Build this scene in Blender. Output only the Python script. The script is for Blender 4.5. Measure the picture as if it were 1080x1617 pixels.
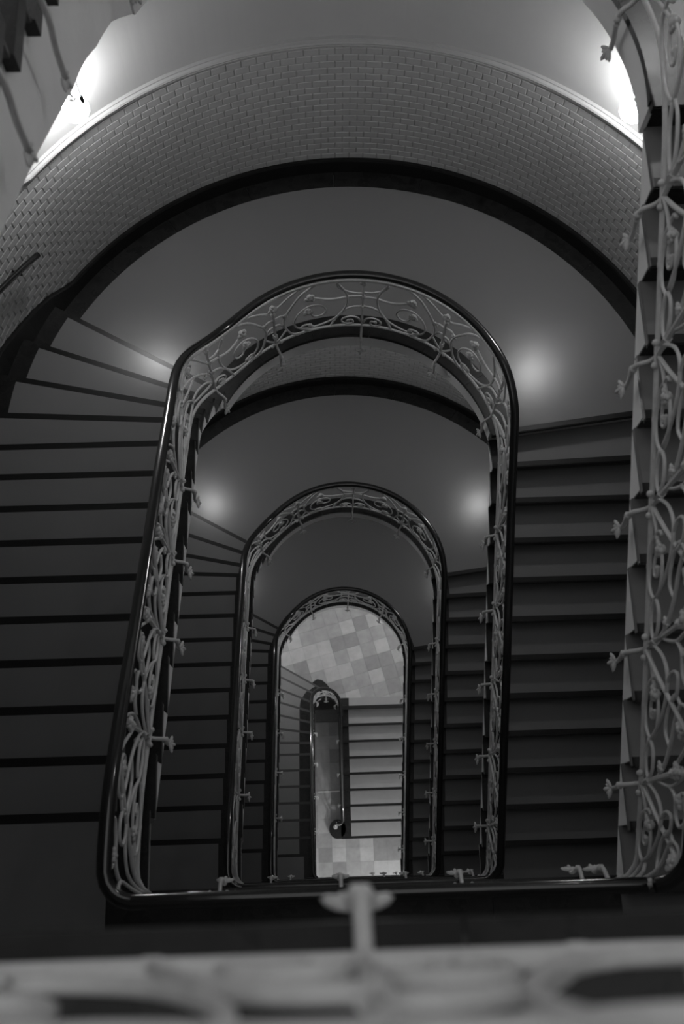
import bpy, math, random
import numpy as np
from mathutils import Vector, Matrix
random.seed(7)
for o in list(bpy.data.objects): bpy.data.objects.remove(o)
SC = bpy.context.scene
COL = SC.collection
R = math.radians

# ------------------------------------------------------------------ camera
FPX, CAMX, CAMZ = 1634.25, -0.2326, 5.5082
PITCH, ROLL, YAW = R(70.7218), R(1.0762), R(-2.8241)
cp, sp = math.cos(PITCH), math.sin(PITCH)
fw = Vector((0, cp, -sp)); up = Vector((0, sp, cp)); rt = Vector((1, 0, 0))
rt, up = rt*math.cos(ROLL)+up*math.sin(ROLL), up*math.cos(ROLL)-rt*math.sin(ROLL)
Rz = Matrix.Rotation(YAW, 3, 'Z')
rt, up, fw = Rz@rt, Rz@up, Rz@fw
cam_d = bpy.data.cameras.new('camera'); cam = bpy.data.objects.new('camera', cam_d)
COL.objects.link(cam)
cam.matrix_world = Matrix((( rt.x, up.x, -fw.x, CAMX), (rt.y, up.y, -fw.y, 0), (rt.z, up.z, -fw.z, CAMZ), (0, 0, 0, 1)))
cam_d.sensor_fit = 'VERTICAL'; cam_d.sensor_height = 36.0; cam_d.sensor_width = 24.0
cam_d.lens = 36.0*FPX/1617.0
cam_d.clip_start = 0.02; cam_d.clip_end = 100
cam_d.dof.use_dof = True; cam_d.dof.focus_distance = 9.5; cam_d.dof.aperture_fstop = 2.8
SC.camera = cam

# ------------------------------------------------------------------ light
w = bpy.data.worlds.new('world'); SC.world = w; w.use_nodes = True
bg = w.node_tree.nodes['Background']
bg.inputs[0].default_value = (1, 1, 1, 1); bg.inputs[1].default_value = 0.22
LAMP_EMIT = 33.5          # wall globes of the stair
HALL_EMIT = 58.0         # brighter globes of the entrance hall at the bottom
SC.view_settings.view_transform = 'Standard'; SC.view_settings.look = 'None'
SC.view_settings.gamma = 1.0; SC.view_settings.use_curve_mapping = False
SC.view_settings.exposure = 1.5
try: SC.cycles.sample_clamp_indirect = 4.0
except Exception: pass

# ------------------------------------------------------------------ dimensions
r = 0.164896; H = 26*r; T = 0.30
YC = 3.153; RW = 2.86; RB = 2.67           # arc centre, wall radius, edge of the covering
Y0 = 0.304; YR = 0.216
YRAIL = -0.085; YEDGE = -0.05
A = {0: 1.222, 1: 1.207, 2: 1.107, 3: 1.007, 4: 0.907}   # railing plane, half width of the well
def NZ(k): return -(k-1)*H
def FZ(k): return NZ(k)-14*r
X4, A4, Y4 = -0.317, 0.265, 3.05           # narrow well of the lowest flights
ZB = FZ(4)-9*r
INS = 0.035

# ------------------------------------------------------------------ materials (all grey: black and white photograph)
def material(name, val, rough, noise=0.0, nscale=8.0, spec=0.5, bump=0.0, bscale=60.0, emit=0.0, metal=0.0, coat=0.0, veins=0.0):
    m = bpy.data.materials.new(name); m.use_nodes = True
    nt = m.node_tree; b = nt.nodes['Principled BSDF']
    b.inputs['Base Color'].default_value = (val, val, val, 1)
    b.inputs['Roughness'].default_value = rough
    b.inputs['Specular IOR Level'].default_value = spec
    b.inputs['Metallic'].default_value = metal
    b.inputs['Coat Weight'].default_value = coat
    b.inputs['Coat Roughness'].default_value = 0.08
    tc = nt.nodes.new('ShaderNodeTexCoord')
    geo = nt.nodes.new('ShaderNodeNewGeometry')
    if noise or veins:
        n = nt.nodes.new('ShaderNodeTexNoise'); n.inputs['Scale'].default_value = nscale
        n.inputs['Detail'].default_value = 6; n.inputs['Roughness'].default_value = 0.62
        nt.links.new(geo.outputs['Position'], n.inputs['Vector'])
        cr = nt.nodes.new('ShaderNodeValToRGB')
        lo, hi = val*(1-noise), val*(1+noise)
        cr.color_ramp.elements[0].position = 0.3; cr.color_ramp.elements[1].position = 0.7
        cr.color_ramp.elements[0].color = (lo, lo, lo, 1); cr.color_ramp.elements[1].color = (hi, hi, hi, 1)
        if veins:
            e = cr.color_ramp.elements.new(0.52); e.color = (hi, hi, hi, 1)
            e = cr.color_ramp.elements.new(0.535); v = hi+veins; e.color = (v, v, v, 1)
            e = cr.color_ramp.elements.new(0.55); e.color = (lo, lo, lo, 1)
        nt.links.new(n.outputs['Fac'], cr.inputs['Fac'])
        nt.links.new(cr.outputs['Color'], b.inputs['Base Color'])
        rr = nt.nodes.new('ShaderNodeMapRange')
        rr.inputs['To Min'].default_value = max(0.02, rough-0.06); rr.inputs['To Max'].default_value = rough+0.06
        nt.links.new(n.outputs['Fac'], rr.inputs['Value']); nt.links.new(rr.outputs['Result'], b.inputs['Roughness'])
    if bump:
        n2 = nt.nodes.new('ShaderNodeTexNoise'); n2.inputs['Scale'].default_value = bscale; n2.inputs['Detail'].default_value = 3
        nt.links.new(geo.outputs['Position'], n2.inputs['Vector'])
        bp = nt.nodes.new('ShaderNodeBump'); bp.inputs['Strength'].default_value = bump; bp.inputs['Distance'].default_value = 0.004
        nt.links.new(n2.outputs['Fac'], bp.inputs['Height']); nt.links.new(bp.outputs['Normal'], b.inputs['Normal'])
    if emit:
        b.inputs['Emission Color'].default_value = (1, 1, 1, 1); b.inputs['Emission Strength'].default_value = emit
    return m
M = {
 'lino':   material('grey_linoleum', 0.166, 0.265, 0.0, 2.2, 0.5, 0.10, 14.0),
 'riser':  material('shaded_riser_grey', 0.055, 0.45, 0.06, 3.0),  # linoleum grey darkened, the shade on the risers put into the colour
 'marble': material('dark_marble', 0.010, 0.30, 0.45, 7.0, 0.35, 0.0, 40.0, veins=0.004),
 'nosing': material('black_nosing', 0.006, 0.30, 0.0, 20.0, 0.4),
 'plaster':material('pale_plaster', 0.35, 0.75, 0.04, 1.6, 0.2, 0.06, 30.0),
 'string': material('pale_stringer_paint', 0.88, 0.55, 0.05, 2.4, 0.3),
 'tile':   material('glazed_wall_tile', 0.335, 0.18, 0.07, 5.0, 0.5, 0.05, 9.0),
 'grout':  material('tile_grout', 0.24, 0.8, 0.1, 30.0, 0.2),
 'iron':   material('painted_iron', 0.58, 0.42, 0.10, 25.0, 0.4),
 'rail':   material('black_lacquered_wood', 0.006, 0.16, 0.1, 12.0, 0.5, coat=0.6),
 'board':  material('black_baseboard', 0.007, 0.35, 0.3, 10.0, 0.4),
 'ft_a':   material('pale_floor_tile', 0.44, 0.32, 0.10, 7.0, 0.4),
 'ft_b':   material('grey_floor_tile', 0.27, 0.32, 0.12, 7.0, 0.4),
 'ft_c':   material('mid_floor_tile', 0.34, 0.32, 0.12, 7.0, 0.4),
 'joint':  material('floor_joint', 0.20, 0.8, 0.1, 20.0),
 'dark':   material('dark_metal', 0.02, 0.4, 0.1, 20.0),
 'steel':  material('bright_metal', 0.55, 0.3, 0.05, 20.0, metal=0.7),
 'globe':  material('lit_globe', 0.8, 0.4, emit=LAMP_EMIT),
 'globe2': material('lit_globe_second', 0.8, 0.4, emit=LAMP_EMIT*0.80),
 'globe3': material('lit_globe_third', 0.8, 0.4, emit=LAMP_EMIT*0.58),
 'hall_fill':   material('lit_hall_fill_globe', 0.8, 0.4, emit=HALL_EMIT*2.4),  # emission of the added hall fill light
 'hall':   material('lit_hall_globe', 0.8, 0.4, emit=HALL_EMIT),
 'carpet_l': material('hall_stair_covering', 0.20, 0.4, 0.06, 3.0),
 'carpet_h': material('pale_hall_stair_covering', 0.30, 0.4, 0.06, 3.0),
}

# ------------------------------------------------------------------ mesh helpers
class MB:
    def __init__(s): s.v = []; s.f = []
    def quadbox(s, b, t):
        """solid from two rings of equal length (bottom, top), counter-clockwise seen from above"""
        n = len(b); o = len(s.v); s.v += list(b)+list(t)
        s.f.append(tuple(o+i for i in reversed(range(n)))); s.f.append(tuple(o+n+i for i in range(n)))
        for i in range(n):
            j = (i+1) % n; s.f.append((o+i, o+j, o+n+j, o+n+i))
    def box(s, x0, x1, y0, y1, z0, z1):
        s.quadbox([(x0,y0,z0),(x1,y0,z0),(x1,y1,z0),(x0,y1,z0)], [(x0,y0,z1),(x1,y0,z1),(x1,y1,z1),(x0,y1,z1)])
    def grid(s, rows, close_u=False, close_v=False):
        """surface through rows of points"""
        o = len(s.v); n = len(rows[0]); m = len(rows)
        for rw in rows: s.v += [tuple(p) for p in rw]
        for i in range(m if close_u else m-1):
            for j in range(n if close_v else n-1):
                a = o+i*n+j; b = o+i*n+(j+1) % n; c = o+((i+1) % m)*n+(j+1) % n; d = o+((i+1) % m)*n+j
                s.f.append((a, b, c, d))
    def strip(s, pin, pout, zt, zb):
        """solid slab between two boundary polylines with per-row top and bottom heights"""
        o = len(s.v); n = len(pin)
        for i in range(n):
            s.v += [(pin[i][0], pin[i][1], zt[i]), (pout[i][0], pout[i][1], zt[i]), (pout[i][0], pout[i][1], zb[i]), (pin[i][0], pin[i][1], zb[i])]
        for i in range(n-1):
            a = o+4*i; b = a+4
            for q in range(4):
                q2 = (q+1) % 4; s.f.append((a+q, a+q2, b+q2, b+q))
        s.f.append((o+3, o+2, o+1, o)); e = o+4*(n-1); s.f.append((e, e+1, e+2, e+3))
    def tube(s, pts, rad, sides=6, closed=False):
        P = [Vector(p) for p in pts]; n = len(P); rows = []
        rads = rad if isinstance(rad, (list, tuple)) else [rad]*n
        prev = None
        for i in range(n):
            if closed: t = P[(i+1) % n]-P[i-1]
            else: t = P[min(i+1, n-1)]-P[max(i-1, 0)]
            if t.length < 1e-9: t = Vector((0, 0, 1))
            t.normalize()
            if prev is None:
                a = Vector((0, 0, 1)) if abs(t.z) < 0.9 else Vector((1, 0, 0))
                u = t.cross(a).normalized()
            else:
                u = prev-t*prev.dot(t)
                if u.length < 1e-6: u = t.orthogonal()
                u.normalize()
            prev = u; v = t.cross(u)
            rows.append([P[i]+(u*math.cos(2*math.pi*k/sides)+v*math.sin(2*math.pi*k/sides))*rads[i] for k in range(sides)])
        o = len(s.v); s.grid(rows, close_u=closed, close_v=True)
        if not closed:
            s.f.append(tuple(o+k for k in reversed(range(sides)))); e = o+(n-1)*sides; s.f.append(tuple(e+k for k in range(sides)))
    def ball(s, c, rad, nu=8, nv=5, ax=(1, 1, 1), rotm=None):
        c = Vector(c); rows = []
        for i in range(nv+1):
            ph = math.pi*i/nv; rw = []
            for j in range(nu):
                th = 2*math.pi*j/nu
                q = Vector((math.sin(ph)*math.cos(th)*ax[0], math.sin(ph)*math.sin(th)*ax[1], math.cos(ph)*ax[2]))*rad
                if rotm is not None: q = rotm@q
                rw.append(c+q)
            rows.append(rw)
        s.grid(rows, close_v=True)
    def build(s, name, mat, parent=None, smooth=False, kind=None):
        me = bpy.data.meshes.new(name); me.from_pydata([tuple(p) for p in s.v], [], s.f)
        me.materials.append(M[mat] if isinstance(mat, str) else mat)
        if smooth: me.polygons.foreach_set('use_smooth', [True]*len(me.polygons))
        me.update()
        return link(name, me, parent, kind)
def link(name, me, parent=None, kind=None):
    o = bpy.data.objects.new(name, me); COL.objects.link(o)
    if parent is not None: o.parent = parent
    if kind: o['kind'] = kind
    return o
def thing(name, label, cat, group=None):
    o = bpy.data.objects.new(name, None); COL.objects.link(o); o.empty_display_size = 0.1
    o['label'] = label; o['category'] = cat
    if group: o['group'] = group
    return o
def tag(o, label, cat=None, group=None, kind=None):
    o['label'] = label
    if cat: o['category'] = cat
    if group: o['group'] = group
    if kind: o['kind'] = kind
    return o
def fix_normals(o):
    import bmesh
    bm = bmesh.new(); bm.from_mesh(o.data); bmesh.ops.recalc_face_normals(bm, faces=bm.faces); bm.to_mesh(o.data); bm.free()
def project(p):
    d = Vector(p)-Vector((CAMX, 0, CAMZ)); z = d.dot(fw)
    return 540+FPX*d.dot(rt)/z, 808.5-FPX*d.dot(up)/z

# ------------------------------------------------------------------ plan lines of the steps
# a line is (x_ref, y_ref, slope); left and right flights
def left_lines(y0=Y0):
    L = [(-1.372, y0+T*i, 0.0) for i in range(10)]
    L += [(-1.372, 3.262+y0-Y0, -0.06), (-1.372, 3.453, -0.218), (-1.372, 3.679, -0.375), (-1.372, 3.914, -0.582)]
    return L
def right_lines():
    L = [(1.338, YR+T*j, 0.0) for j in range(10)]
    return L+[(1.338, 3.173, 0.033), (1.338, 3.410, 0.124)]
UPPER_RIGHT = [(1.338, -0.104+0.285*j, 0.0) for j in range(11)]+[(1.338, 3.03, 0.05)]
L4 = [(-0.80, 0.29+0.297*i, 0.0) for i in range(7)]+[(-0.80, 2.297, -0.03), (-0.80, 2.525, -0.15), (-0.80, 2.761, -0.26), (-0.80, 3.00, -0.33), (-0.80, 3.235, -0.44), (-0.80, 3.47, -0.53), (-0.80, 3.69, -0.60)]
R4 = [(0.5, 0.70+0.30*j, 0.0) for j in range(9)]
def shift(l, d): return (l[0], l[1]+d, l[2])
def mix(a, b, t): return (a[0]+(b[0]-a[0])*t, a[1]+(b[1]-a[1])*t, a[2]+(b[2]-a[2])*t)
def bound(l, side, cx, an, aa, yc):
    """where line l meets a boundary: straight (an at y=0 to aa at yc), then a circle of radius aa"""
    X = cx+side*aa
    for _ in range(5):
        Y = l[1]+l[2]*(X-l[0])
        if Y > yc: break
        X = cx+side*(an+(aa-an)*min(max(Y/yc, 0), 1))
    if Y <= yc: return (X, Y)
    m = l[2]; q = l[1]-m*l[0]-yc           # Y-yc = m X + q ; (X-cx)^2+(mX+q)^2 = aa^2
    a_ = 1+m*m; b_ = -2*cx+2*m*q; c_ = cx*cx+q*q-aa*aa
    d = b_*b_-4*a_*c_
    if d < 0: X = -b_/(2*a_)
    else: X = (-b_+side*math.sqrt(d))/(2*a_)
    return (X, m*X+q+yc)

# ------------------------------------------------------------------ setting: walls
def wall_path():
    """(u -> x, y, outward normal) along left wall, far half circle, right wall"""
    pts = []
    for i in range(40): pts.append((-RW, -2.6+(YC+2.6)*i/40))
    for i in range(97):
        a = math.pi-math.pi*i/96; pts.append((RW*math.cos(a), YC+RW*math.sin(a)))
    for i in range(1, 41): pts.append((RW, YC-(YC+2.6)*i/40))
    return np.array(pts)
WP = wall_path(); WS = np.concatenate([[0], np.cumsum(np.hypot(*np.diff(WP, axis=0).T))])
def wall_at(u, off=0.0):
    x = np.interp(u, WS, WP[:, 0]); y = np.interp(u, WS, WP[:, 1])
    if y > YC: n = np.array([-x, YC-y]); n = n/np.linalg.norm(n)
    else: n = np.array([1.0 if x < 0 else -1.0, 0])
    return (x+n[0]*off, y+n[1]*off), n
LEN_S = YC+2.6                              # straight part
U_L, U_R = LEN_S, LEN_S+math.pi*RW          # ends of the arc
ZTOP, ZLOW = 7.5, ZB-0.3
def wall_panel(name, u0, u1, n, label):
    mb = MB(); rows = []
    for i in range(n+1):
        u = u0+(u1-u0)*i/n; (x, y), nn = wall_at(u); (x2, y2), _ = wall_at(u, -0.18)
        rows.append([(x, y, ZLOW), (x, y, ZTOP), (x2, y2, ZTOP), (x2, y2, ZLOW)])
    mb.grid(rows, close_v=True)
    mb.f.append((0, 1, 2, 3)); e = n*4; mb.f.append((e+3, e+2, e+1, e))
    o = mb.build(name, 'plaster', smooth=False, kind='structure'); fix_normals(o); o['label'] = label
    return o
wall_left = wall_panel('wall_left', 0, U_L, 2, 'pale plastered wall along the left-hand stair flights')
wall_far = wall_panel('wall_far', U_L, U_R, 96, 'curved pale plastered wall around the landings, tiled below the moulding')
wall_right = wall_panel('wall_right', U_R, WS[-1], 2, 'pale plastered wall along the right-hand stair flights')
mb = MB(); mb.box(-RW-0.18, RW+0.18, -2.8, -2.6, ZLOW, ZTOP)
wall_near = tag(mb.build('wall_near', 'plaster', kind='structure'), 'pale plastered wall behind the near landings')

# base line of the dado along the wall for storey k: landing N_k, up-slope left, F_k, down-slope right, N_k+1
def dado_base(k):
    ks = []
    zl, zf, zr = NZ(k) if k else NZ(0), FZ(k), NZ(k+1)
    LL = left_lines() if k < 4 else L4
    ks.append((0, zl))
    for i, l in enumerate(LL):
        p = bound(l, -1, 0, RW, RW, YC)
        if p[1] <= YC: u = p[1]+2.6
        else: u = LEN_S+RW*(math.pi-math.atan2(p[1]-YC, p[0]))
        ks.append((u, zl-i*r))
    ks.append((ks[-1][0]+0.28, zf))
    LR = right_lines() if k else UPPER_RIGHT
    if k == 4: return ks+[(WS[-1], zf)]
    e = []
    for j, l in enumerate(LR):
        p = bound(l, 1, 0, RW, RW, YC)
        if p[1] <= YC: u = U_R+(YC-p[1])
        else: u = LEN_S+RW*(math.pi-math.atan2(p[1]-YC, p[0]))
        e.append((u, zr+(j+1)*r))
    e.reverse()
    ks += e+[(e[-1][0]+0.3, zr), (WS[-1], zr)]
    return ks
def dado_fn(k):
    K = np.array(dado_base(k))
    o = np.argsort(K[:, 0], kind='stable'); K = K[o]
    return lambda u: float(np.interp(u, K[:, 0], K[:, 1]))
TW, TH = 0.1225, 0.0685
BASE_H, DADO_H = 0.165, 1.50
all_tiles = []
for k in range(0, 4):
    fn = dado_fn(k)
    z_ref = FZ(k)+BASE_H
    lo, hi = (LEN_S-1.2, U_R+1.2)
    if k == 0: lo, hi = LEN_S-2.0, U_R+2.6
    nu = int((hi-lo)/TW)
    rmin = int((NZ(k+1)-z_ref)/TH)-2; rmax = int((NZ(k)-z_ref+DADO_H)/TH)+4
    for row in range(rmin, rmax):
        for c in range(nu):
            u = lo+(c+(0.5 if row % 2 else 0.0))*TW+TW/2
            b = fn(u)+BASE_H-0.01; t = fn(u)+DADO_H+0.01
            z0 = max(z_ref+row*TH, b); z1 = min(z_ref+(row+1)*TH, t)
            if z1-z0 < 0.02: continue
            all_tiles.append((k, u, z0, z1))
def tile_geom(mb, u, z0, z1):
    g, gz, d, ins = 0.0017, 0.0007, 0.0045, 0.006
    (xa, ya), na = wall_at(u-TW/2+g, -0.002); (xb, yb), nb = wall_at(u+TW/2-g, -0.002)
    (xc, yc), _ = wall_at(u-TW/2+g+ins, d); (xd, yd), _ = wall_at(u+TW/2-g-ins, d)
    z0 += gz; z1 -= gz
    o = len(mb.v)
    mb.v += [(xa,ya,z0),(xb,yb,z0),(xb,yb,z1),(xa,ya,z1),(xc,yc,z0+ins),(xd,yd,z0+ins),(xd,yd,z1-ins),(xc,yc,z1-ins)]
    mb.f += [(o+4,o+7,o+6,o+5),(o,o+4,o+5,o+1),(o+1,o+5,o+6,o+2),(o+2,o+6,o+7,o+3),(o+3,o+7,o+4,o)]
def tile_rank(t):
    k, u, z0, z1 = t
    (x, y), _ = wall_at(u); px, py = project((x, y, (z0+z1)/2))
    if k != 1 or not (70 < px < 995 and 40 < py < 520): return 0
    if py < 300-1.55*(px-10): return 0
    return (z1-z0)/((Vector((x, y, z0))-Vector((CAMX, 0, CAMZ))).length)*(1 if z1-z0 > 0.05 else 0.2)
rank = sorted(range(len(all_tiles)), key=lambda i: -tile_rank(all_tiles[i]))
chosen = set(i for i in rank[:300] if tile_rank(all_tiles[i]) > 0)
rest = MB()
for i, (k, u, z0, z1) in enumerate(all_tiles):
    if i in chosen:
        mb = MB(); tile_geom(mb, u, z0, z1); mb.build('tile', 'tile', wall_far)
    else: tile_geom(rest, u, z0, z1)
rest.build('tile_field', 'tile', wall_far, kind='stuff')
# grout bed, baseboard and moulding as swept bands along the wall
def band(name, k, prof, mat, label, u0=None, u1=None, n=150, smooth=False, parent=None):
    """prof: list of (offset from wall, height over dado base)"""
    fn = dado_fn(k); mb = MB(); rows = []
    u0 = LEN_S-3.0 if u0 is None else u0; u1 = U_R+3.0 if u1 is None else u1
    for i in range(n+1):
        u = u0+(u1-u0)*i/n; z = fn(u); rw = []
        for off, h in prof:
            (x, y), _ = wall_at(u, off); rw.append((x, y, z+h))
        rows.append(rw)
    mb.grid(rows, close_v=True); m = len(prof)
    mb.f.append(tuple(reversed(range(m)))); mb.f.append(tuple(n*m+q for q in range(m)))
    o = mb.build(name, mat, parent, kind='structure' if parent is None else None, smooth=smooth); fix_normals(o)
    if label: o['label'] = label
    return o
ORD = ['topmost', 'upper', 'second', 'third', 'lowest']
CORN = [(-0.01, 1.495), (0.020, 1.495), (0.026, 1.510), (0.020, 1.522), (0.034, 1.530), (0.046, 1.548), (0.040, 1.562), (0.022, 1.570), (0.022, 1.580), (-0.01, 1.588)]
for k in range(0, 4):
    band('baseboard_far', k, [(-0.01, -0.12), (0.030, -0.12), (0.030, BASE_H-0.02), (0.022, BASE_H), (-0.01, BASE_H)], 'board', '%s black marble skirting at the foot of the curved tiled wall' % ORD[k])
    band('trim_%d' % (k+1), k, CORN, 'plaster', '%s pale moulding capping the tiled dado of the curved wall' % ORD[k])
    band('grout_bed', k, [(-0.01, BASE_H-0.01), (0.0005, BASE_H-0.01), (0.0005, 1.50), (-0.01, 1.50)], 'grout', None, parent=wall_far)

# ------------------------------------------------------------------ setting: half landings (far end)
def line_angle(l, rho, side, cx=0.0, yc=YC):
    X, Y = bound(l, side, cx, rho, rho, yc)
    return math.atan2(Y-yc, X-cx)
def ring(mb, z0, z1, r0, r1, lr, ll, u0=0.0, u1=1.0, n=40, gap=0.0):
    pin, pout = [], []
    a0, a1 = line_angle(lr, r0, 1), line_angle(ll, r0, -1)
    b0, b1 = line_angle(lr, r1, 1), line_angle(ll, r1, -1)
    for i in range(n+1):
        u = u0+(u1-u0)*i/n
        ga = gap*(1 if i == 0 else -1 if i == n else 0)
        a = a0+(a1-a0)*u+ga/r0; b = b0+(b1-b0)*u+ga/r1
        pin.append((r0*math.cos(a), YC+r0*math.sin(a))); pout.append((r1*math.cos(b), YC+r1*math.sin(b)))
    mb.strip(pin, pout, [z1]*(n+1), [z0]*(n+1))
LAND = ['unseen top half landing above the moulding', 'grey half landing with two lamp reflections below the large ornate arch of railing',
        'grey half landing one storey down seen through the large arch', 'dark half landing deep in the well below the middle arch']
for k in range(0, 4):
    z = FZ(k); a = A[k]-INS
    ll = shift(left_lines()[13], 0.02); lr = right_lines()[11] if k else UPPER_RIGHT[11]
    mb = MB(); ring(mb, z-0.20, z-0.035, a+0.007, RW-0.001, lr, ll, n=64)
    fl = mb.build('floor', 'string', kind='structure'); fix_normals(fl); fl['label'] = LAND[k]
    lrc = shift(lr, 0.014)
    mb = MB(); ring(mb, z-0.035, z+0.003, a+0.19, RB, lrc, ll, n=64); o = mb.build('covering', 'lino', fl); fix_normals(o)
    ns = 9
    cuts = [0.0, 0.11, 0.22, 0.35, 0.47, 0.585, 0.70, 0.81, 0.91, 1.0]
    for i in range(ns):
        mb = MB(); ring(mb, z-0.036, z+0.001, RB+0.001, RW-0.002, lr, ll, cuts[i], cuts[i+1], 10, 0.002); fix_normals(mb.build('border_slab', 'marble', fl))
    ns = 6
    for i in range(ns):
        mb = MB(); ring(mb, z-0.036, z+0.001, a, a+0.189, lr, ll, i/ns, (i+1)/ns, 10, 0.0012); fix_normals(mb.build('edge_slab', 'marble', fl))
    # reeded nosing where the landing meets the flight going down
    mb = MB(); pa = [bound(shift(lr, d), 1, 0, a, a, YC) for d in (-0.028, 0.014)]; pb = [bound(shift(lr, d), 1, 0, RW-0.18, RW-0.18, YC) for d in (-0.028, 0.014)]
    mb.strip(pa, pb, [z+0.002]*2, [z-0.036]*2)
    for q in range(3):
        pa2 = [bound(shift(lr, d), 1, 0, a, a, YC) for d in (-0.034, -0.028)]; pb2 = [bound(shift(lr, d), 1, 0, RW-0.18, RW-0.18, YC) for d in (-0.034, -0.028)]
        mb.strip(pa2, pb2, [z-0.004-q*0.012]*2, [z-0.011-q*0.012]*2)
    fix_normals(mb.build('nosing', 'nosing', fl))

# ------------------------------------------------------------------ setting: near landings
NLAND = ['near landing directly below the viewer with the blurred railing', 'uppermost landing in view with dark marble border behind the front handrail',
         'landing one storey further down seen below the front handrail', 'small dark landing two storeys down beside the well', 'lowest near landing above the entrance hall floor']
for k in range(0, 5):
    z = NZ(k); a = A[k]-INS
    aL = a if k < 4 else -(X4-A4+INS)
    mb = MB(); mb.box(-RW+0.001, RW-0.001, -2.6, YEDGE-0.03, z-0.22, z-0.035)
    mb.box(-RW+0.001, -aL-0.03, YEDGE-0.03, Y0-0.02, z-0.22, z-0.035)
    yr = YR if k > 1 else -0.104
    if k > 1: mb.box(a+0.03, RW-0.001, YEDGE-0.03, yr, z-0.22, z-0.035)
    fl = mb.build('floor', 'string', kind='structure'); fl['label'] = NLAND[k]
    bl = aL+0.205                                   # inner edge of the covering on the left
    br = a+0.20 if k > 1 else a+0.02
    yb = -0.255
    mb = MB(); mb.box(-2.6, 2.6, -2.5, yb, z-0.036, z+0.003)
    mb.build('covering', 'lino', fl)
    mb = MB(); mb.box(-RB, -bl, yb, Y0-0.014, z-0.036, z+0.003); mb.build('covering', 'lino', fl)
    if k > 1: mb = MB(); mb.box(br, RB, yb, yr-0.005, z-0.036, z+0.003); mb.build('covering', 'lino', fl)
    else: mb = MB(); mb.box(br, RB, yb, yr-0.005, z-0.036, z+0.003); mb.build('covering', 'lino', fl)
    n = 4; 
    for i in range(n):
        x0 = -bl+(br+bl)*i/n; x1 = -bl+(br+bl)*(i+1)/n
        mb = MB(); mb.box(x0+0.0015, x1-0.0015, yb+0.002, YEDGE, z-0.036, z+0.001); mb.build('border_slab', 'marble', fl)
    mb = MB(); mb.box(-bl+0.001, -aL, YEDGE+0.003, Y0-0.014, z-0.036, z+0.001); mb.build('edge_slab', 'marble', fl)
    if k > 1: mb = MB(); mb.box(a, br-0.001, YEDGE+0.003, yr-0.005, z-0.036, z+0.001); mb.build('edge_slab', 'marble', fl)
    mb = MB(); mb.box(-RB-0.0, -aL, Y0-0.014, Y0+0.028, z-0.036, z+0.002)
    for q in range(3): mb.box(-RB, -aL, Y0+0.028, Y0+0.034, z-0.011-q*0.012, z-0.004-q*0.012)
    mb.build('nosing', 'nosing', fl)
    mb = MB(); mb.box(-RW, -RB-0.001, -2.5, Y0+0.02, z-0.036, z+0.0); mb.build('border_slab', 'marble', fl)

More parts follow.
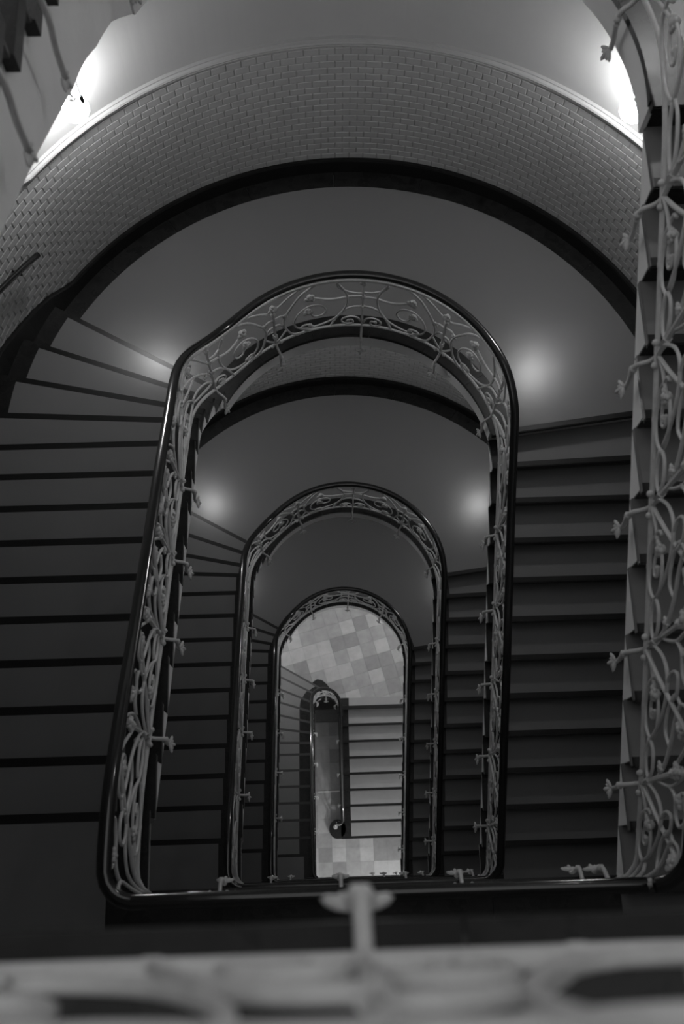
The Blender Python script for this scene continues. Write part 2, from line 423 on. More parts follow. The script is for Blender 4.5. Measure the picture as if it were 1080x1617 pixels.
# ------------------------------------------------------------------ stair flights
def sub(la, lb, n): return [mix(la, lb, i/n) for i in range(n+1)]
def flight(side, lines, z_top, label, an, aa, cx=0.0, yc=YC, inner_border=0.20, drop=0.06, cover='lino', ascending=True, wall_border=0.18, last=None, rw=RW, riser_mat='riser', flush=0.007, nose_w=0.014, tread_mat='marble', thick=0.04, nose_mat='nosing', drops=None):
    """left flights (side -1): line i is the far nosing of the tread at z_top - i*r (i>=1).
       right flights (side +1): line j is the near nosing of the tread at z_top + (j+1)*r, z_top being the floor below."""
    root = thing('stair_flight', label, 'stairs', 'flights of the stairwell')
    if drops is None: drops = [drop]*len(lines)
    st = MB()
    nst = range(1, len(lines)) if side < 0 else range(0, len(lines)-1)
    inn = lambda l, e=0.0: bound(l, side, cx, an+e, aa+e, yc)
    out = lambda l, e=0.0: bound(l, side, 0.0, rw-e, rw-e, YC)
    for i in nst:
        if side < 0:
            back, nose, z, o = lines[i-1], lines[i], z_top-i*r, 1.0
        else:
            back, nose, z, o = lines[i+1], lines[i], z_top+(i+1)*r, -1.0
        curved = abs(back[2]-nose[2]) > 1e-4
        n = 4 if curved or bound(nose, side, cx, aa, aa, yc)[1] > yc else 1
        full = sub(back, shift(nose, o*0.028), n)
        mb = MB(); mb.strip([inn(l) for l in full], [out(l, 0.002) for l in full], [z]*(n+1), [z-thick]*(n+1))
        tr = mb.build('tread', tread_mat, root); fix_normals(tr)
        cov = sub(back, shift(nose, -o*nose_w), n)
        mb = MB(); mb.strip([inn(l, inner_border) for l in cov], [out(l, wall_border) for l in cov], [z+0.003]*(n+1), [z-0.002]*(n+1))
        fix_normals(mb.build('covering', cover, tr))
        # reeded nosing strip
        mb = MB(); e0 = 0.004
        la, lb = shift(nose, -o*nose_w), shift(nose, o*0.029)
        mb.strip([inn(la, e0), inn(lb, e0)], [out(la, wall_border), out(lb, wall_border)], [z+0.002]*2, [z-0.002]*2)
        for q in range(3):
            lc, ld = shift(nose, o*0.027), shift(nose, o*0.035)
            mb.strip([inn(lc, e0), inn(ld, e0)], [out(lc, wall_border), out(ld, wall_border)], [z-0.003-q*0.013]*2, [z-0.011-q*0.013]*2)
        fix_normals(mb.build('nosing', nose_mat, tr))
        # riser below this nosing
        ra, rb2 = shift(nose, -o*0.015), shift(nose, o*0.004)
        mb = MB(); mb.strip([inn(ra, 0.012), inn(rb2, 0.012)], [out(ra, 0.002), out(rb2, 0.002)], [z-0.04]*2, [z-r]*2)
        fix_normals(mb.build('riser', riser_mat, root))
        # body of the string under this tread
        ls = sub(back, nose, n)
        db, dn = (drops[i-1], drops[i]) if side < 0 else (drops[i+1], drops[i])
        zb = [z-(db+(dn-db)*t/n)-r*t/n for t in range(n+1)]
        st.strip([inn(l, flush) for l in ls], [out(l, 0.001) for l in ls], [z-0.04]*(n+1), zb)
    if side < 0:      # riser of the landing nosing above
        l0 = lines[0]
        mb = MB(); mb.strip([inn(shift(l0, -0.02), 0.004), inn(l0, 0.004)], [out(shift(l0, -0.02), .002), out(l0, .002)], [z_top-0.036]*2, [z_top-r]*2)
    else:
        l0 = lines[-1]; zt = z_top+len(lines)*r
        mb = MB(); mb.strip([inn(shift(l0, 0.02), 0.004), inn(l0, 0.004)], [out(shift(l0, 0.02), .002), out(l0, .002)], [zt-0.036]*2, [zt-r]*2)
    fix_normals(mb.build('riser', riser_mat, root))
    so = st.build('stringer', 'string', root); fix_normals(so)
    return root
LL, RL = left_lines(), right_lines()
flight(-1, LL, NZ(0), 'pale-stringered stair flight in the top left corner, closest to the viewer', 1.148, 1.148, thick=0.075, flush=0.046, drops=[0.45]*8+[0.47, 0.49, 0.45, 0.37, 0.24, 0.18])
flight(1, UPPER_RIGHT, NZ(1), 'stair flight on the far right seen through its ironwork, white sawtooth stringer', A[1]-INS+0.01, A[0]-INS+0.02, inner_border=0.004, tread_mat='lino', thick=0.032, riser_mat='marble')
lab_l = [None, 'wide grey stair flight filling the left edge of the picture', 'narrower stair flight between the large left railing and the second railing', 'dim stair flight between the second and third left-hand railings']
lab_r = [None, 'wide grey stair flight in the right half below the large half landing', 'narrow dark stair flight just right of the second handrail', 'darkest narrow stair flight on the right beside the hall stairs']
for k in range(1, 4):
    flight(-1, LL, NZ(k), lab_l[k], A[k]-INS, A[k]-INS)
    flight(1, RL, NZ(k+1), lab_r[k], A[k+1]-INS, A[k]-INS, inner_border=0.19)
flight(-1, L4, NZ(4), 'paler stair flight curving down to the tiled entrance floor', A4-INS, A4-INS, cx=X4, yc=Y4, inner_border=0.285, cover='carpet_l', riser_mat='carpet_l', nose_w=0.008, nose_mat='riser')
flight(1, R4, ZB, 'short pale stair flight of eight steps down to the bottom tiled floor', A4-INS, A4-INS, cx=X4, yc=Y4+2, inner_border=0.205, cover='carpet_h', riser_mat='carpet_h', nose_w=0.014)

# ------------------------------------------------------------------ tiled floors at the bottom
def clip_poly(P, a, b, c):
    """keep a*x+b*y+c >= 0"""
    out = []
    for i in range(len(P)):
        p, q = P[i], P[(i+1) % len(P)]
        dp, dq = a*p[0]+b*p[1]+c, a*q[0]+b*q[1]+c
        if dp >= 0: out.append(p)
        if dp*dq < 0:
            t = dp/(dp-dq); out.append((p[0]+(q[0]-p[0])*t, p[1]+(q[1]-p[1])*t))
    return out
z4 = FZ(4)
YE4 = R4[-1][1]+0.0
mb = MB()
mb.box(-RW+0.01, RW-0.01, YE4+0.20, YC+RW, z4-0.10, z4-0.02)
mb.box(X4+A4-INS+0.03, RW-0.01, YE4+0.0, YE4+0.205, z4-0.22, z4-0.02)
fl4 = tag(mb.build('floor', 'joint', kind='structure'), 'chequered pale tiled floor of the entrance level at the far end of the well')
ts, ang = 0.2815, R(14.6)
ca, sa = math.cos(ang), math.sin(ang)
ox, oy = -0.221, 4.496
lm = L4[13]
for i in range(-14, 15):
    for j in range(-14, 15):
        P = []
        for (du, dv) in ((0, 0), (1, 0), (1, 1), (0, 1)):
            u = (i+du)*ts+(-0.0012 if du else 0.0012); v = (j+dv)*ts+(-0.0012 if dv else 0.0012)
            P.append((ox+u*ca-v*sa, oy+u*sa+v*ca))
        c = (sum(q[0] for q in P)/4, sum(q[1] for q in P)/4)
        if math.hypot(c[0], c[1]-YC) > 2.70: continue
        # beyond the far step line on the left, beyond the carpeted strip on the right
        P = clip_poly(P, 0, 1, -(YE4+0.20))
        if len(P) > 2: P = clip_poly(P, -lm[2], 1, -(lm[1]-lm[2]*lm[0])-0.03)
        if len(P) < 3 or math.hypot(c[0]-X4, c[1]-Y4) < A4-0.02: continue
        mb = MB(); mb.quadbox([(x, y, z4-0.02) for x, y in P], [(x, y, z4) for x, y in P])
        mb.build('floor_tile', random.choice(['ft_a', 'ft_a', 'ft_b', 'ft_b', 'ft_c', 'ft_c', 'ft_c']), fl4)
# covering strip and nosing above the short flight, dark stone round the head of the narrow well
mb = MB(); mb.box(X4+A4-INS+0.22, RW-0.18, YE4+0.045, YE4+0.199, z4-0.02, z4+0.003); mb.build('covering', 'carpet_h', fl4)
mb = MB(); mb.box(X4+A4-INS+0.004, RW-0.18, YE4-0.028, YE4+0.044, z4-0.03, z4+0.002); mb.build('nosing', 'nosing', fl4)
mb = MB(); mb.box(X4+A4-INS, X4+A4-INS+0.219, YE4+0.0445, YE4+0.199, z4-0.03, z4+0.004); mb.build('edge_slab', 'marble', fl4)
mb = MB(); pin, pout = [], []
for i in range(25):
    a = R(-20)+R(215)*i/24
    ro = A4+0.07+0.30*math.exp(-((math.degrees(a)-106)/26)**2)+0.09*math.exp(-((math.degrees(a)-165)/40)**2)
    pin.append((X4+(A4-INS)*math.cos(a), Y4+0.02+(A4-INS)*math.sin(a))); pout.append((X4+ro*math.cos(a), Y4+0.02+ro*math.sin(a)))
mb.strip(pin, pout, [z4+0.006]*25, [z4-0.05]*25); fix_normals(mb.build('edge_slab', 'marble', fl4))
mb = MB(); mb.box(-RW+0.01, RW-0.01, YE4+0.21, YE4+0.30, ZB-0.2, z4-0.101)
tag(mb.build('wall_hall', 'board', kind='structure'), 'dark wall closing the space under the entrance floor')
# bottom floor
mb = MB(); mb.box(-RW+0.01, RW-0.01, -2.6, YE4+0.2, ZB-0.2, ZB-0.015)
flb = tag(mb.build('floor', 'joint', kind='structure'), 'pale square-tiled floor at the very bottom of the stairwell')
for i in range(-5, 7):
    for j in range(-5, 10):
        x0, y0 = 0.0+i*0.281, 0.225+j*0.281
        if x0 < -1.2 or y0+0.28 > YE4+0.2 or x0 > 1.5: continue
        mb = MB(); mb.box(x0+0.001, x0+0.280, y0+0.001, y0+0.280, ZB-0.015, ZB)
        mb.build('floor_tile', random.choice(['ft_a', 'ft_a', 'ft_b', 'ft_c', 'ft_c']), flb)
mb = MB(); mb.box(X4-A4+0.035, X4+A4-0.04, 1.60, 1.625, ZB, ZB+0.01)
tag(mb.build('floor_strip', 'string'), 'thin bright metal strip across the floor between the lowest railings', 'strip')
# rounded dark stone end of the lowest step
mb = MB(); pts = []
for i in range(20):
    a = 2*math.pi*i/20; pts.append((-0.16+0.17*math.cos(a), 0.86+0.19*math.sin(a)))
mb.quadbox([(x, y, ZB+0.001) for x, y in pts], [(x, y, ZB+r) for x, y in pts])
mb.box(-0.16, -0.089, 0.672, 1.03, ZB+0.001, ZB+r-0.001)
tag(mb.build('curtail_step', 'marble'), 'rounded dark stone end of the lowest step with an iron newel', 'step')

# ------------------------------------------------------------------ railings
def smooth_z(S, K, win=0.22):
    K = sorted(K); ks = [q[0] for q in K]; kz = [q[1] for q in K]
    acc = np.zeros(len(S)); 
    for d in np.linspace(-win, win, 9): acc += np.interp(S+d, ks, kz)
    return acc/9
class Path: pass
def build_path(k):
    """plan and height of the rail line of loop k: near landing, left flight, arch, right flight down to the next landing"""
    a = A[k]; cxx, aL, yc, aR = 0.0, a, YC, a
    if k == 0: cxx, aL = 0.0195, 1.2025
    if k == 4: cxx, aL, yc, aR = X4, A4, Y4, A4
    an = A.get(k+1, aR); cr = 0.13
    xl = cxx-aL
    pts = []; marks = {}
    def add(x, y): pts.append((x, y))
    x = a-cr
    n = 30
    for i in range(n): add(x+(xl+cr-x)*i/n, YRAIL)
    marks['corner'] = len(pts)
    for i in range(8):
        t = (i+0.5)/8*math.pi/2; add(xl+cr-cr*math.sin(t), YRAIL+cr-cr*math.cos(t))
    n = 60
    y_s = YRAIL+cr
    for i in range(n): add(xl, y_s+(yc-y_s)*i/n)
    marks['arch0'] = len(pts)
    n = 96 if k < 4 else 24
    for i in range(n+1):
        t = math.pi-math.pi*i/n; add(cxx+aL*math.cos(t), yc+aL*math.sin(t))
    marks['arch1'] = len(pts)-1
    n = 60
    if k < 4:
        for i in range(1, n+1):
            q = i/n; add(a+(an-a)*q, yc+(y_s-yc)*q)
        marks['rc'] = len(pts)
        for i in range(1, 9):
            t = i/8*math.pi/2; add(an-cr+cr*math.cos(t), y_s-cr*math.sin(t))
    else:
        for i in range(1, n+1):
            q = i/n; add(cxx+aR, yc+(1.0-yc)*q)
        for i in range(1, 7):
            t = i/6*math.pi*0.75; add(cxx+aR-0.07+0.07*math.cos(t), 1.0-0.07*math.sin(t))
    P = Path(); P.k = k
    P.xy = np.array(pts); P.S = np.concatenate([[0], np.cumsum(np.hypot(*np.diff(P.xy, axis=0).T))])
    P.m = {q: P.S[v] for q, v in marks.items()}
    def s_at(x, y, lo=0.0, hi=1e9):
        d = np.hypot(P.xy[:, 0]-x, P.xy[:, 1]-y)+np.where((P.S < lo) | (P.S > hi), 1e3, 0); return float(P.S[int(np.argmin(d))])
    P.s_at = s_at
    zt = NZ(k); K = [(-5, zt), (P.m['corner'], zt)]
    lines = LL if k < 4 else L4
    mid = (P.m['arch0']+P.m['arch1'])/2
    for i, l in enumerate(lines):
        p = bound(l, -1, cxx, aL, aL, yc); K.append((s_at(p[0], p[1], P.m['corner'], mid), zt-i*r))
    sF = K[-1][0]+0.17; K.append((sF, FZ(k)))
    lines = RL if k else UPPER_RIGHT
    if k == 4: lines = R4
    zb = NZ(k+1) if k < 4 else ZB
    e = []
    for j, l in enumerate(lines):
        p = bound(l, 1, cxx, an if k < 4 else aR, aR, yc); e.append((s_at(p[0], p[1], mid), zb+(j+1)*r))
    if k == 0: e[0] = (P.S[-1]-0.02, zb+0.6*r); 
    e.reverse(); K += e
    K.append((e[-1][0]+0.3 if k else P.S[-1]+0.25, zb)); K.append((P.S[-1]+5, zb))
    P.sF, P.sR = sF, e[0][0]
    P.Z = smooth_z(P.S, K)
    return P
def frame(P, s):
    s = min(max(s, P.S[0]), P.S[-1])
    x = np.interp(s, P.S, P.xy[:, 0]); y = np.interp(s, P.S, P.xy[:, 1]); z = np.interp(s, P.S, P.Z)
    d = 0.03
    x1, y1 = np.interp(s-d, P.S, P.xy[:, 0]), np.interp(s-d, P.S, P.xy[:, 1]); x2, y2 = np.interp(s+d, P.S, P.xy[:, 0]), np.interp(s+d, P.S, P.xy[:, 1])
    tx, ty = x2-x1, y2-y1; L = math.hypot(tx, ty) or 1; tx, ty = tx/L, ty/L
    return float(x), float(y), float(z), ty, -tx, tx, ty
H_BOT, H_TOP, H_RAIL = 0.11, 0.80, 0.86
def pos(P, s, h, n=0.0):
    x, y, z, nx, ny, _, _ = frame(P, s); return (x+nx*n, y+ny*n, z+h)
def spline(pts, per=6, closed=False):
    """Catmull-Rom through 2D or 3D points"""
    p = [np.array(q, float) for q in pts]; n = len(p); out = []
    segs = n if closed else n-1
    for i in range(segs):
        if closed: p0, p1, p2, p3 = p[i-1], p[i], p[(i+1) % n], p[(i+2) % n]
        else: p0, p1, p2, p3 = p[max(i-1, 0)], p[i], p[i+1], p[min(i+2, n-1)]
        for j in range(per):
            t = j/per
            out.append(0.5*((2*p1)+(-p0+p2)*t+(2*p0-5*p1+4*p2-p3)*t*t+(-p0+3*p1-3*p2+p3)*t**3))
    if not closed: out.append(p[-1])
    return out
def spiral(cx, cy, rx, ry, a0, turns, shrink=0.25, n=14, sgn=1):
    out = []
    for i in range(n+1):
        t = i/n; k = 1-(1-shrink)*t; a = a0+sgn*turns*2*math.pi*t
        out.append((cx+rx*k*math.cos(a), cy+ry*k*math.sin(a)))
    return out
# iron motifs in cell units: u along the cell (0..1), h in metres above the bottom bar (0..0.69)
ARCH_CELL = [   # from a post with scrolls (u=0) to a post with balls (u=1)
 ('scroll', [(0, .51), (.12, .52), (.24, .58), (.28, .655), (.25, .69)], .0075),
 ('scroll', [(0, .455), (.14, .45), (.27, .425), (.38, .43), (.50, .475), (.56, .50)], .0085),
 ('scroll', [(0, .30), (.12, .285), (.22, .22), (.30, .10), (.35, 0)], .0075),
 ('scroll', [(.28, .67), (.20, .55), (.165, .42), (.20, .27), (.31, .13), (.46, .065), (.61, .055), (.73, .11), (.765, .21), (.71, .32), (.59, .39), (.46, .37), (.40, .29), (.44, .22), (.53, .215), (.575, .28)], .0080),
 ('scroll', [(0.02, .06), (.05, .115), (.13, .135), (.21, .105), (.22, .05), (.16, .015), (.10, .035), (.11, .08), (.155, .08)], .0075),
 ('scroll', [(.36, .0), (.48, .0), (.62, .015), (.69, .06), (.65, .10), (.57, .085), (.58, .045)], .0075),
 ('scroll', [(.50, .69), (.66, .60), (.78, .47), (.86, .36), (.885, .26), (.86, .16), (.80, .05), (.70, .005)], .0080),
 ('scroll', [(.64, .69), (.80, .61), (.92, .54), (1.0, .53)], .0075),
 ('scroll', [(.86, .36), (.92, .40), (1.0, .39)], .0075),
 ('scroll', [(.87, .17), (.93, .26), (1.0, .27)], .0075),
 ('scroll', [(.86, .15), (.93, .07), (1.0, .015)], .0075),
]
ARCH_FLOWERS = [(.57, .51, .040), (.60, .31, .036), (.58, .07, .020), (.155, .07, .018), (.87, .365, .022)]
FLIGHT_CELL = [
 ('scroll', [(0, 0), (.25, .20), (.5, .42), (.80, .69)], .0095),
 ('scroll', [(.02, .02), (.16, .085), (.27, .12), (.36, .15)], .0075),
 ('scroll', [(.30, .20), (.25, .155), (.28, .05), (.42, .006), (.58, .03), (.69, .11), (.66, .19), (.54, .215), (.42, .20), (.36, .15), (.42, .10), (.52, .10), (.55, .145), (.49, .165)], .0080),
 ('scroll', [(.69, .11), (.78, .075), (.90, .085), (.98, .13), (.92, .185), (.80, .185), (.71, .145)], .0075),
 ('scroll', [(.98, .13), (1.0, .22), (.93, .33), (.80, .41), (.64, .46), (.55, .53), (.60, .62), (.72, .645), (.80, .60), (.76, .54), (.69, .56)], .0080),
 ('scroll', [(0, .22), (.06, .33), (.10, .46), (.06, .60), (.0, .69)], .0075),
 ('scroll', [(.10, .44), (.20, .52), (.34, .54), (.44, .60), (.40, .675), (.28, .685), (.18, .63), (.20, .57), (.28, .565)], .0080),
 ('scroll', [(.36, .35), (.30, .42), (.34, .50), (.46, .50), (.50, .42)], .0070),
 ('scroll', [(0, .10), (.14, .27), (.30, .355), (.48, .34), (.62, .25), (.69, .15)], .0075),
 ('scroll', [(.55, .53), (.46, .45), (.53, .36), (.68, .33), (.80, .40)], .0070),
 ('scroll', [(.80, .69), (.88, .60), (.95, .50), (1.0, .44)], .0075),
]
FLIGHT_FLOWERS = [(.38, .17, .034), (.72, .57, .034), (.24, .60, .030), (.93, .30, .024), (.50, .14, .018)]
def flower(mb, P, s, h, size, seed=0):
    x, y, z, nx, ny, tx, ty = frame(P, s)
    c = Vector((x, y, z+h)); nrm = Vector((nx, ny, 0)); tg = Vector((tx, ty, 0)); upv = Vector((0, 0, 1))
    mb.ball(c, size*0.60, 7, 5)
    for i in range(6):
        a = 2*math.pi*i/6+seed; l = 1.0 if i % 2 else 0.8
        d = tg*math.cos(a)+upv*math.sin(a)
        q = c+d*size*0.55*l+nrm*size*0.15
        m = Matrix((tuple(d), tuple(nrm), tuple(d.cross(nrm)))).transposed()
        mb.ball(q, size*0.52*l, 6, 4, ax=(1.0, 0.55, 0.72), rotm=m)
def leaf_drop(mb, c, down, side, nrm, size):
    """three-lobed leaf hanging at c"""
    for a, l in ((0, 1.0), (0.95, 0.85), (-0.95, 0.85), (0.5, 0.75), (-0.5, 0.75)):
        d = (down*math.cos(a)+side*math.sin(a)).normalized()
        m = Matrix((tuple(d), tuple(nrm), tuple(d.cross(nrm)))).transposed()
        mb.ball(c+d*size*0.7*l, size*0.55*l, 8, 6, ax=(1.25, 0.42, 0.42), rotm=m)
def profile_sweep(P, s0, s1, prof, mat, name, parent, step=0.045, flat_h=H_RAIL):
    n = max(2, int((s1-s0)/step)); mb = MB(); rows = []
    for i in range(n+1):
        s = s0+(s1-s0)*i/n; x, y, z, nx, ny, _, _ = frame(P, s)
        rows.append([(x+nx*a, y+ny*a, z+flat_h+b) for a, b in prof])
    mb.grid(rows, close_v=True); m = len(prof)
    mb.f.append(tuple(reversed(range(m)))); mb.f.append(tuple(n*m+q for q in range(m)))
    o = mb.build(name, mat, parent, smooth=True); fix_normals(o)
    me = o.data
    try: me.set_sharp_from_angle(angle=R(38))
    except Exception: pass
    return o
RAILP = [(-.016, .0), (-.019, .012), (-.029, .016), (-.033, .028), (-.028, .042), (-.015, .051), (0, .054), (.015, .051), (.028, .042), (.033, .028), (.029, .016), (.019, .012), (.016, .0)]
def collar(mb, P, s, h, w=0.016, t=0.014):
    a = pos(P, s-w*0.6, h); b = pos(P, s+w*0.6, h)
    mb.tube([a, b], t, 6)
def post(root, P, s, kind, det=True, near=False, long=False):
    sides = 6 if det else 5
    mb = MB()
    htop = 0.69 if kind == 'A' else 0.60
    mb.tube([pos(P, s, H_BOT+q) for q in (0, .2, .4, htop)], .0105 if kind == 'A' else .0125, sides)
    if kind == 'A':
        for h in (.455, .30): mb.tube([pos(P, s, H_BOT+h-.022), pos(P, s, H_BOT+h+.022)], .019, 4)
    else:
        mb.tube([pos(P, s-.045, H_BOT+.012, .010), pos(P, s+.045, H_BOT+.012, .010)], .008, 5)
        mb.tube([pos(P, s, H_BOT+.09), pos(P, s, H_BOT+.15)], .022, 4); mb.ball(pos(P, s, H_BOT+.48), .024, 6, 4)
    p = mb.build('post', 'iron', root, smooth=False)
    if kind != 'A':
        for d in (-.042, .042) if not near else ():
            mb = MB(); mb.ball(pos(P, s+d, H_BOT+0.012, 0.012), .017, 8, 5); mb.build('ball', 'iron', p, smooth=True)
        mb = MB(); flower(mb, P, s, H_BOT+.56, .046, 0.3); mb.build('flower', 'iron', p, smooth=True)
    else:
        mb = MB(); flower(mb, P, s, H_BOT+.655, .034); mb.build('flower', 'iron', p, smooth=True)
    # bracket reaching out over the edge and dropping down the face of the string
    mb = MB()
    line = [(0, H_BOT), (.008, H_BOT-.035), (.032, H_BOT-.062), (.060, H_BOT-.080), (.072, H_BOT-.115), (.066, H_BOT-.18), (.056, H_BOT-.25), (.056, H_BOT-.31)]
    q_ = 0.80 if near else 1.0
    line = [(n*q_, h) for n, h in line]
    dl = 0.22 if long else 0.0
    line = line[:5]+[(n+(.02 if long else 0), h-dl*(i+1)/3) for i, (n, h) in enumerate(line[5:])]
    pts = spline([pos(P, s, h, n) for n, h in line], 3)
    mb.tube([tuple(q) for q in pts], .0115, sides)
    mb.ball(pos(P, s, H_BOT-.125, .071*q_), .020, 6, 4); mb.ball(pos(P, s, H_BOT-.16, .068*q_), .016, 6, 4)
    b = mb.build('bracket', 'iron', root, smooth=True)
    mb = MB(); x, y, z, nx, ny, tx, ty = frame(P, s)
    leaf_drop(mb, Vector(pos(P, s, H_BOT-.30-dl, .064*q_-(.008 if near else 0))), Vector((nx*0.35, ny*0.35, -0.9)).normalized(), Vector((tx, ty, 0)), Vector((nx*.9, ny*.9, .35)).normalized(), .050)
    mb.build('leaf_finial', 'iron', b, smooth=True)
def railing_run(P, s0, s1, nodes, label, kind, det=2, near=False, long=False):
    root = thing('stair_railing', label, 'railing', 'wrought iron stair railings')
    profile_sweep(P, s0, s1, RAILP, 'rail', 'handrail', root)
    n = max(2, int((s1-s0)/0.05)); ss = [s0+(s1-s0)*i/n for i in range(n+1)]
    for nm, h, rd in (('bottom_bar', H_BOT, .0125), ('top_bar', H_TOP, .0115)):
        mb = MB(); mb.tube([pos(P, s, h) for s in ss], rd, 6); mb.build(nm, 'iron', root, smooth=True)
    inside = [q for q in nodes if s0-1e-6 <= q[0] < s1-1e-6]
    for s, t in inside:
        if t != '-': post(root, P, s, t, det > 1, near, long)
    # cells: between consecutive nodes whose middle lies in this run
    for (sa, ta), (sb, tb) in zip(nodes[:-1], nodes[1:]):
        if not (s0 <= (sa+sb)/2 < s1) or sb-sa < 0.15: continue
        arch = (kind == 'arch')
        flip = arch and ta == 'B'
        cell, fl = (ARCH_CELL, ARCH_FLOWERS) if arch else (FLIGHT_CELL, FLIGHT_FLOWERS)
        def U(u): return sa+(sb-sa)*(1-u if flip else u)
        per = 4 if det > 1 else 2
        for nm, pts, rd in cell:
            c2 = spline(pts, per)
            rd *= 1.2; rads = [rd]*len(c2)
            if len(pts) > 8:
                m = len(c2); rads = [rd*(1.0-0.25*i/m) for i in range(m)]
            side = 0.004*(1 if random.random() < .5 else -1)
            mb = MB(); mb.tube([pos(P, U(q[0]), H_BOT+q[1], side) for q in c2], rads, 6 if det > 1 else 4)
            mb.build('scroll', 'iron', root, smooth=True)
        for i, (u, h, sz) in enumerate(fl):
            mb = MB(); flower(mb, P, U(u), H_BOT+h, sz*1.3, i*0.7); mb.build('flower', 'iron', root, smooth=True)
        for u, h in ((.42, 0.0), (.30, .69), (.75, .69)) if not arch else ((.35, .0), (.28, .69), (.72, 0.0), (.66, .69)):
            mb = MB(); collar(mb, P, U(u), h+H_BOT); mb.build('collar', 'iron', root)
paths = [build_path(k) for k in range(5)]
NL = ['blurred cream iron railing right under the viewer along the bottom edge', 'long front railing with black handrail crossing the lower part of the picture',
      'front railing of the next landing, just behind the long front handrail', 'third front railing down, between the second pair of handrails', 'lowest front railing above the hall floor']
LLAB = ['dark railing of the flight in the top left corner', 'tall slanting iron railing of the wide left flight', 'second slanting railing from the left, inside the large arch',
        'third railing from the left, inside the second arch', 'low railing left of the narrow lowest well']
ALAB = ['railing of the landing above the picture', 'largest railing arch with scrolls around the half landing', 'second largest railing arch, in the middle of the picture',
        'third railing arch in front of the chequered tiles', 'smallest railing arch at the head of the lowest well']
RLAB = ['large cream scrollwork railing running up the right edge', 'railing of the wide right flight ending at the large arch', 'railing right of the second arch, inside the wide right flight',
        'thin railing right of the chequered tiles', 'low railing between the lowest well and the hall stairs']
for P in paths:
    k = P.k; det = 2 if k < 3 else 1
    nodes_n, nodes_l, nodes_r = [], [], []
    s_c = P.m['corner']
    # near landing: posts about 0.6 m apart, one at x = -0.21
    x0 = P.xy[0][0]
    for i in range(-3, 4):
        s = x0-(-0.205+i*0.60)
        if 0.12 < s < s_c-0.12: nodes_n.append((s, 'A' if i % 2 == 0 else 'B'))
    nodes_n.sort(); nodes_n = [(0.0, 'B')]*(k == 0)+nodes_n
    nodes_nn = [q for q in nodes_n if q[0] > 0]
    ex = lambda t: 'B' if t == 'A' else 'A'
    nodes_nn = [(nodes_nn[0][0]-0.6, ex(nodes_nn[0][1]))]+nodes_nn+[(nodes_nn[-1][0]+0.6, ex(nodes_nn[-1][1]))]
    # left flight: a post every second tread
    LI = LL if k < 4 else L4
    cxx, aL, yc = (0.0, A[k], YC) if k < 4 else (X4, A4, Y4)
    if k == 0: cxx, aL = 0.0195, 1.2025
    mid = (P.m['arch0']+P.m['arch1'])/2
    ls = []
    for y in [(0.72 if k else 0.90)+0.60*i for i in range(5)]:
        if y > yc-0.15: continue
        ls.append((P.s_at(cxx-aL, y, P.m['corner'], P.m['arch0']), 'B'))
    arc = []
    angs = [(153, 'A'), (119.3, 'B'), (85.2, 'A'), (51, 'B'), (17, 'A')] if k < 4 else [(150, 'B'), (90, 'A'), (30, 'B')]
    for d, t in angs: arc.append((P.s_at(cxx+aL*math.cos(R(d)), yc+aL*math.sin(R(d)), P.m['arch0']-.01, P.m['arch1']+.01), t))
    rs = []
    if k < 4:
        for y in [0.36+0.575*i for i in range(6)]:
            if y < yc-0.10: rs.append((P.s_at(A[k]+(A[k+1]-A[k])*(yc-y)/yc, y, P.m['arch1']), 'B'))
    else:
        for y in (1.3, 1.9, 2.5): rs.append((P.s_at(cxx+aL, y, P.m['arch1']), 'B'))
    rs.sort()
    sA, sB = arc[0][0]-0.02, arc[-1][0]+0.02
    end = P.S[-1]
    railing_run(P, 0.0, s_c, nodes_nn, NL[k], 'arch', 2 if k < 1 else 1, k == 0)
    railing_run(P, s_c, sA, [(s_c+0.06, '-')]+ls+[arc[0]], LLAB[k], 'flight', det, long=(k == 0))
    railing_run(P, sA, sB, arc, ALAB[k], 'arch', det)
    railing_run(P, sB, end, [arc[-1]]+rs+[(end-0.02, 'B')], RLAB[k], 'flight', det)

# small iron newel on the rounded bottom step
nw = thing('newel_post', 'pale iron newel post standing on the rounded dark bottom step', 'post')
mb = MB(); mb.tube([(-0.20, 0.90, ZB+r), (-0.20, 0.90, ZB+r+0.15), (-0.20, 0.90, ZB+r+0.8)], [.03, .018, .016], 8); mb.build('shaft', 'iron', nw, smooth=True)
mb = MB()
for i in range(6):
    a = i*math.pi/3; mb.ball((-0.20+.03*math.cos(a), 0.90+.03*math.sin(a), ZB+r+0.03), .022, 6, 4, ax=(1, 1, 0.6))
mb.build('leaf_foot', 'iron', nw, smooth=True)

# ------------------------------------------------------------------ wall handrail on the left
mb = MB(); pts = []
hp = [(-2.384, 4.564, -1.362), (-2.487, 4.374, -1.285), (-2.586, 4.145, -1.179), (-2.70, 3.80, -1.00), (-2.765, 3.40, -0.80), (-2.78, 3.0, -0.58), (-2.78, 2.0, -0.03), (-2.78, 1.0, 0.52), (-2.78, 0.4, 0.85)]
wh = thing('wall_handrail', 'black wooden handrail fixed to the tiled wall at the left edge', 'handrail')
mb.tube([tuple(q) for q in spline(hp, 5)], .024, 10); mb.build('rail', 'rail', wh, smooth=True)
for q in (1, 3, 5, 6, 7):
    p = Vector(hp[q]); c = Vector((0, YC, 0)) if p.y > YC else Vector((0, p.y, 0))
    d = Vector((p.x-c.x, p.y-c.y, 0)).normalized()
    mb = MB(); mb.tube([p+Vector((0, 0, -.015)), p+Vector((0, 0, -.06)), p+Vector((0, 0, -.06))+d*0.095], .009, 6); mb.build('wall_bracket', 'dark', wh, smooth=True)

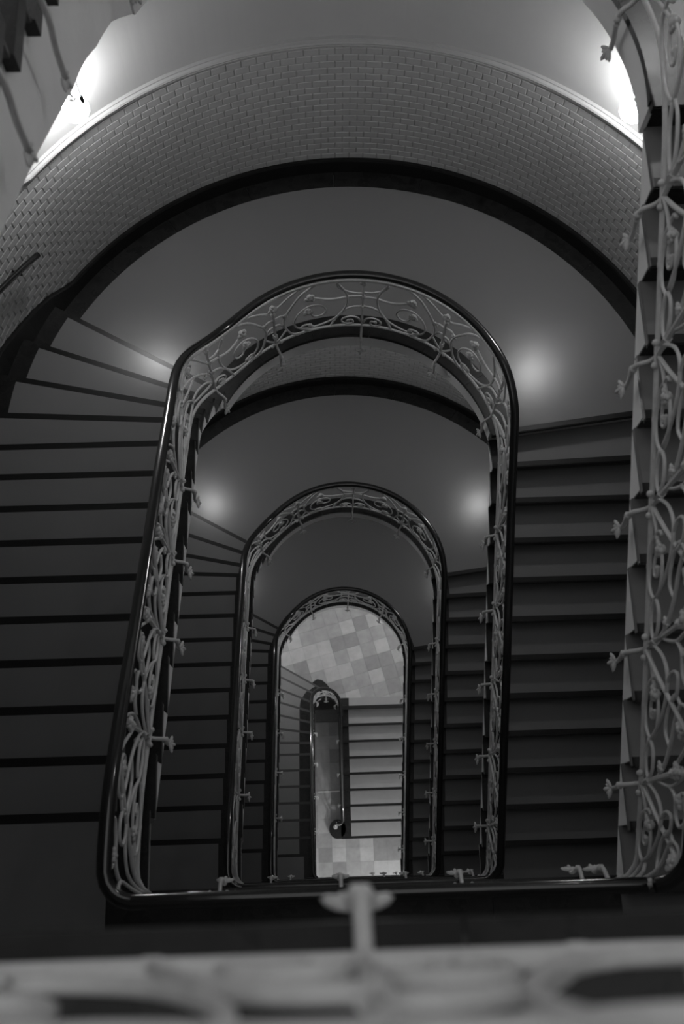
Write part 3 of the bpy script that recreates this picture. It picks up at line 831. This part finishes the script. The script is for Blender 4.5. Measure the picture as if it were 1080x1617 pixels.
# ------------------------------------------------------------------ wall lamps
CHAIN = (-1.78, 4.935, -0.10)
def wall_lamp(ang, z, label, mat, chain=False, rad=2.66, gr=0.095):
    ca_, sa_ = math.cos(R(ang)), math.sin(R(ang))
    root = thing('wall_lamp', label, 'lamp', 'globe wall lamps')
    c = Vector((rad*ca_, YC+rad*sa_, z)); out = Vector((ca_, sa_, 0)); wp = Vector((RW*ca_, YC+RW*sa_, z))
    mb = MB(); mb.tube([wp+Vector((0, 0, .10)), wp+Vector((0, 0, .10))-out*0.02], [.045, .038], 12); mb.build('wall_plate', 'string', root, smooth=False)
    mb = MB(); mb.tube([tuple(q) for q in spline([wp+Vector((0, 0, .10)), wp-out*0.07+Vector((0, 0, .13)), c+Vector((0, 0, .13)), c+Vector((0, 0, .07))], 4)], .009, 8); mb.build('arm', 'string', root, smooth=True)
    mb = MB(); mb.tube([c+Vector((0, 0, .06)), c+Vector((0, 0, .10))], [.034, .022], 10); mb.build('socket', 'string', root, smooth=True)
    mb = MB(); mb.ball(c, gr, 16, 10); mb.build('globe', mat, root, smooth=True)
    if chain:
        e = Vector(CHAIN)
        mb = MB(); mb.tube([e+Vector((0, 0, .22)), e], .003, 5); ch = mb.build('pull_chain', 'dark', root)
        mb = MB(); ew = Vector((e.x, e.y-YC, 0)).normalized()*RW; mb.tube([Vector((ew.x, ew.y+YC, e.z+.22)), e+Vector((0, 0, .22))], .004, 5); mb.build('chain_arm', 'string', root)
        mb = MB(); mb.ball(e+Vector((0, 0, -.02)), .016, 8, 6, ax=(1, 1, 2.2)); mb.build('pull_toggle', 'dark', ch, smooth=True)
wall_lamp(135.1, -0.30, 'glowing globe wall lamp with pull chain above the moulding at upper left', 'globe', True, rad=2.64)
wall_lamp(41.8, -0.30, 'glowing globe wall lamp at upper right beside the ironwork', 'globe', rad=2.64)
for k in (0, 2, 3):
    for a_, nm in ((134, 'left'), (42.2, 'right')):
        wall_lamp(a_, FZ(k)+1.95, 'globe wall lamp hidden behind the %s side of the %s half landing' % (nm, ['top', '', 'second', 'third'][k]), ['globe', 0, 'globe2', 'globe3'][k])
for a_, nm in ((134, 'left'), (46, 'right')):
    wall_lamp(a_, FZ(4)+2.3, 'bright hall lamp hidden on the %s of the entrance floor' % nm, 'hall', gr=0.10)

# unseen globe added under the lowest near landing to brighten the hall floor
pl = thing('hall_fill_lamp', 'added fill lamp hung out of sight under the lowest near landing to brighten the hall floor', 'lamp')
mb = MB(); mb.tube([(0.9, -1.5, NZ(4)-0.22), (0.9, -1.5, ZB+2.35)], .006, 6); mb.build('cord', 'dark', pl)
mb = MB(); mb.tube([(0.9, -1.5, ZB+2.35), (0.9, -1.5, ZB+2.28)], [.03, .05], 10); mb.build('socket', 'steel', pl)
mb = MB(); mb.ball((0.9, -1.5, ZB+2.2), .10, 16, 10); mb.build('globe', 'hall_fill', pl, smooth=True)
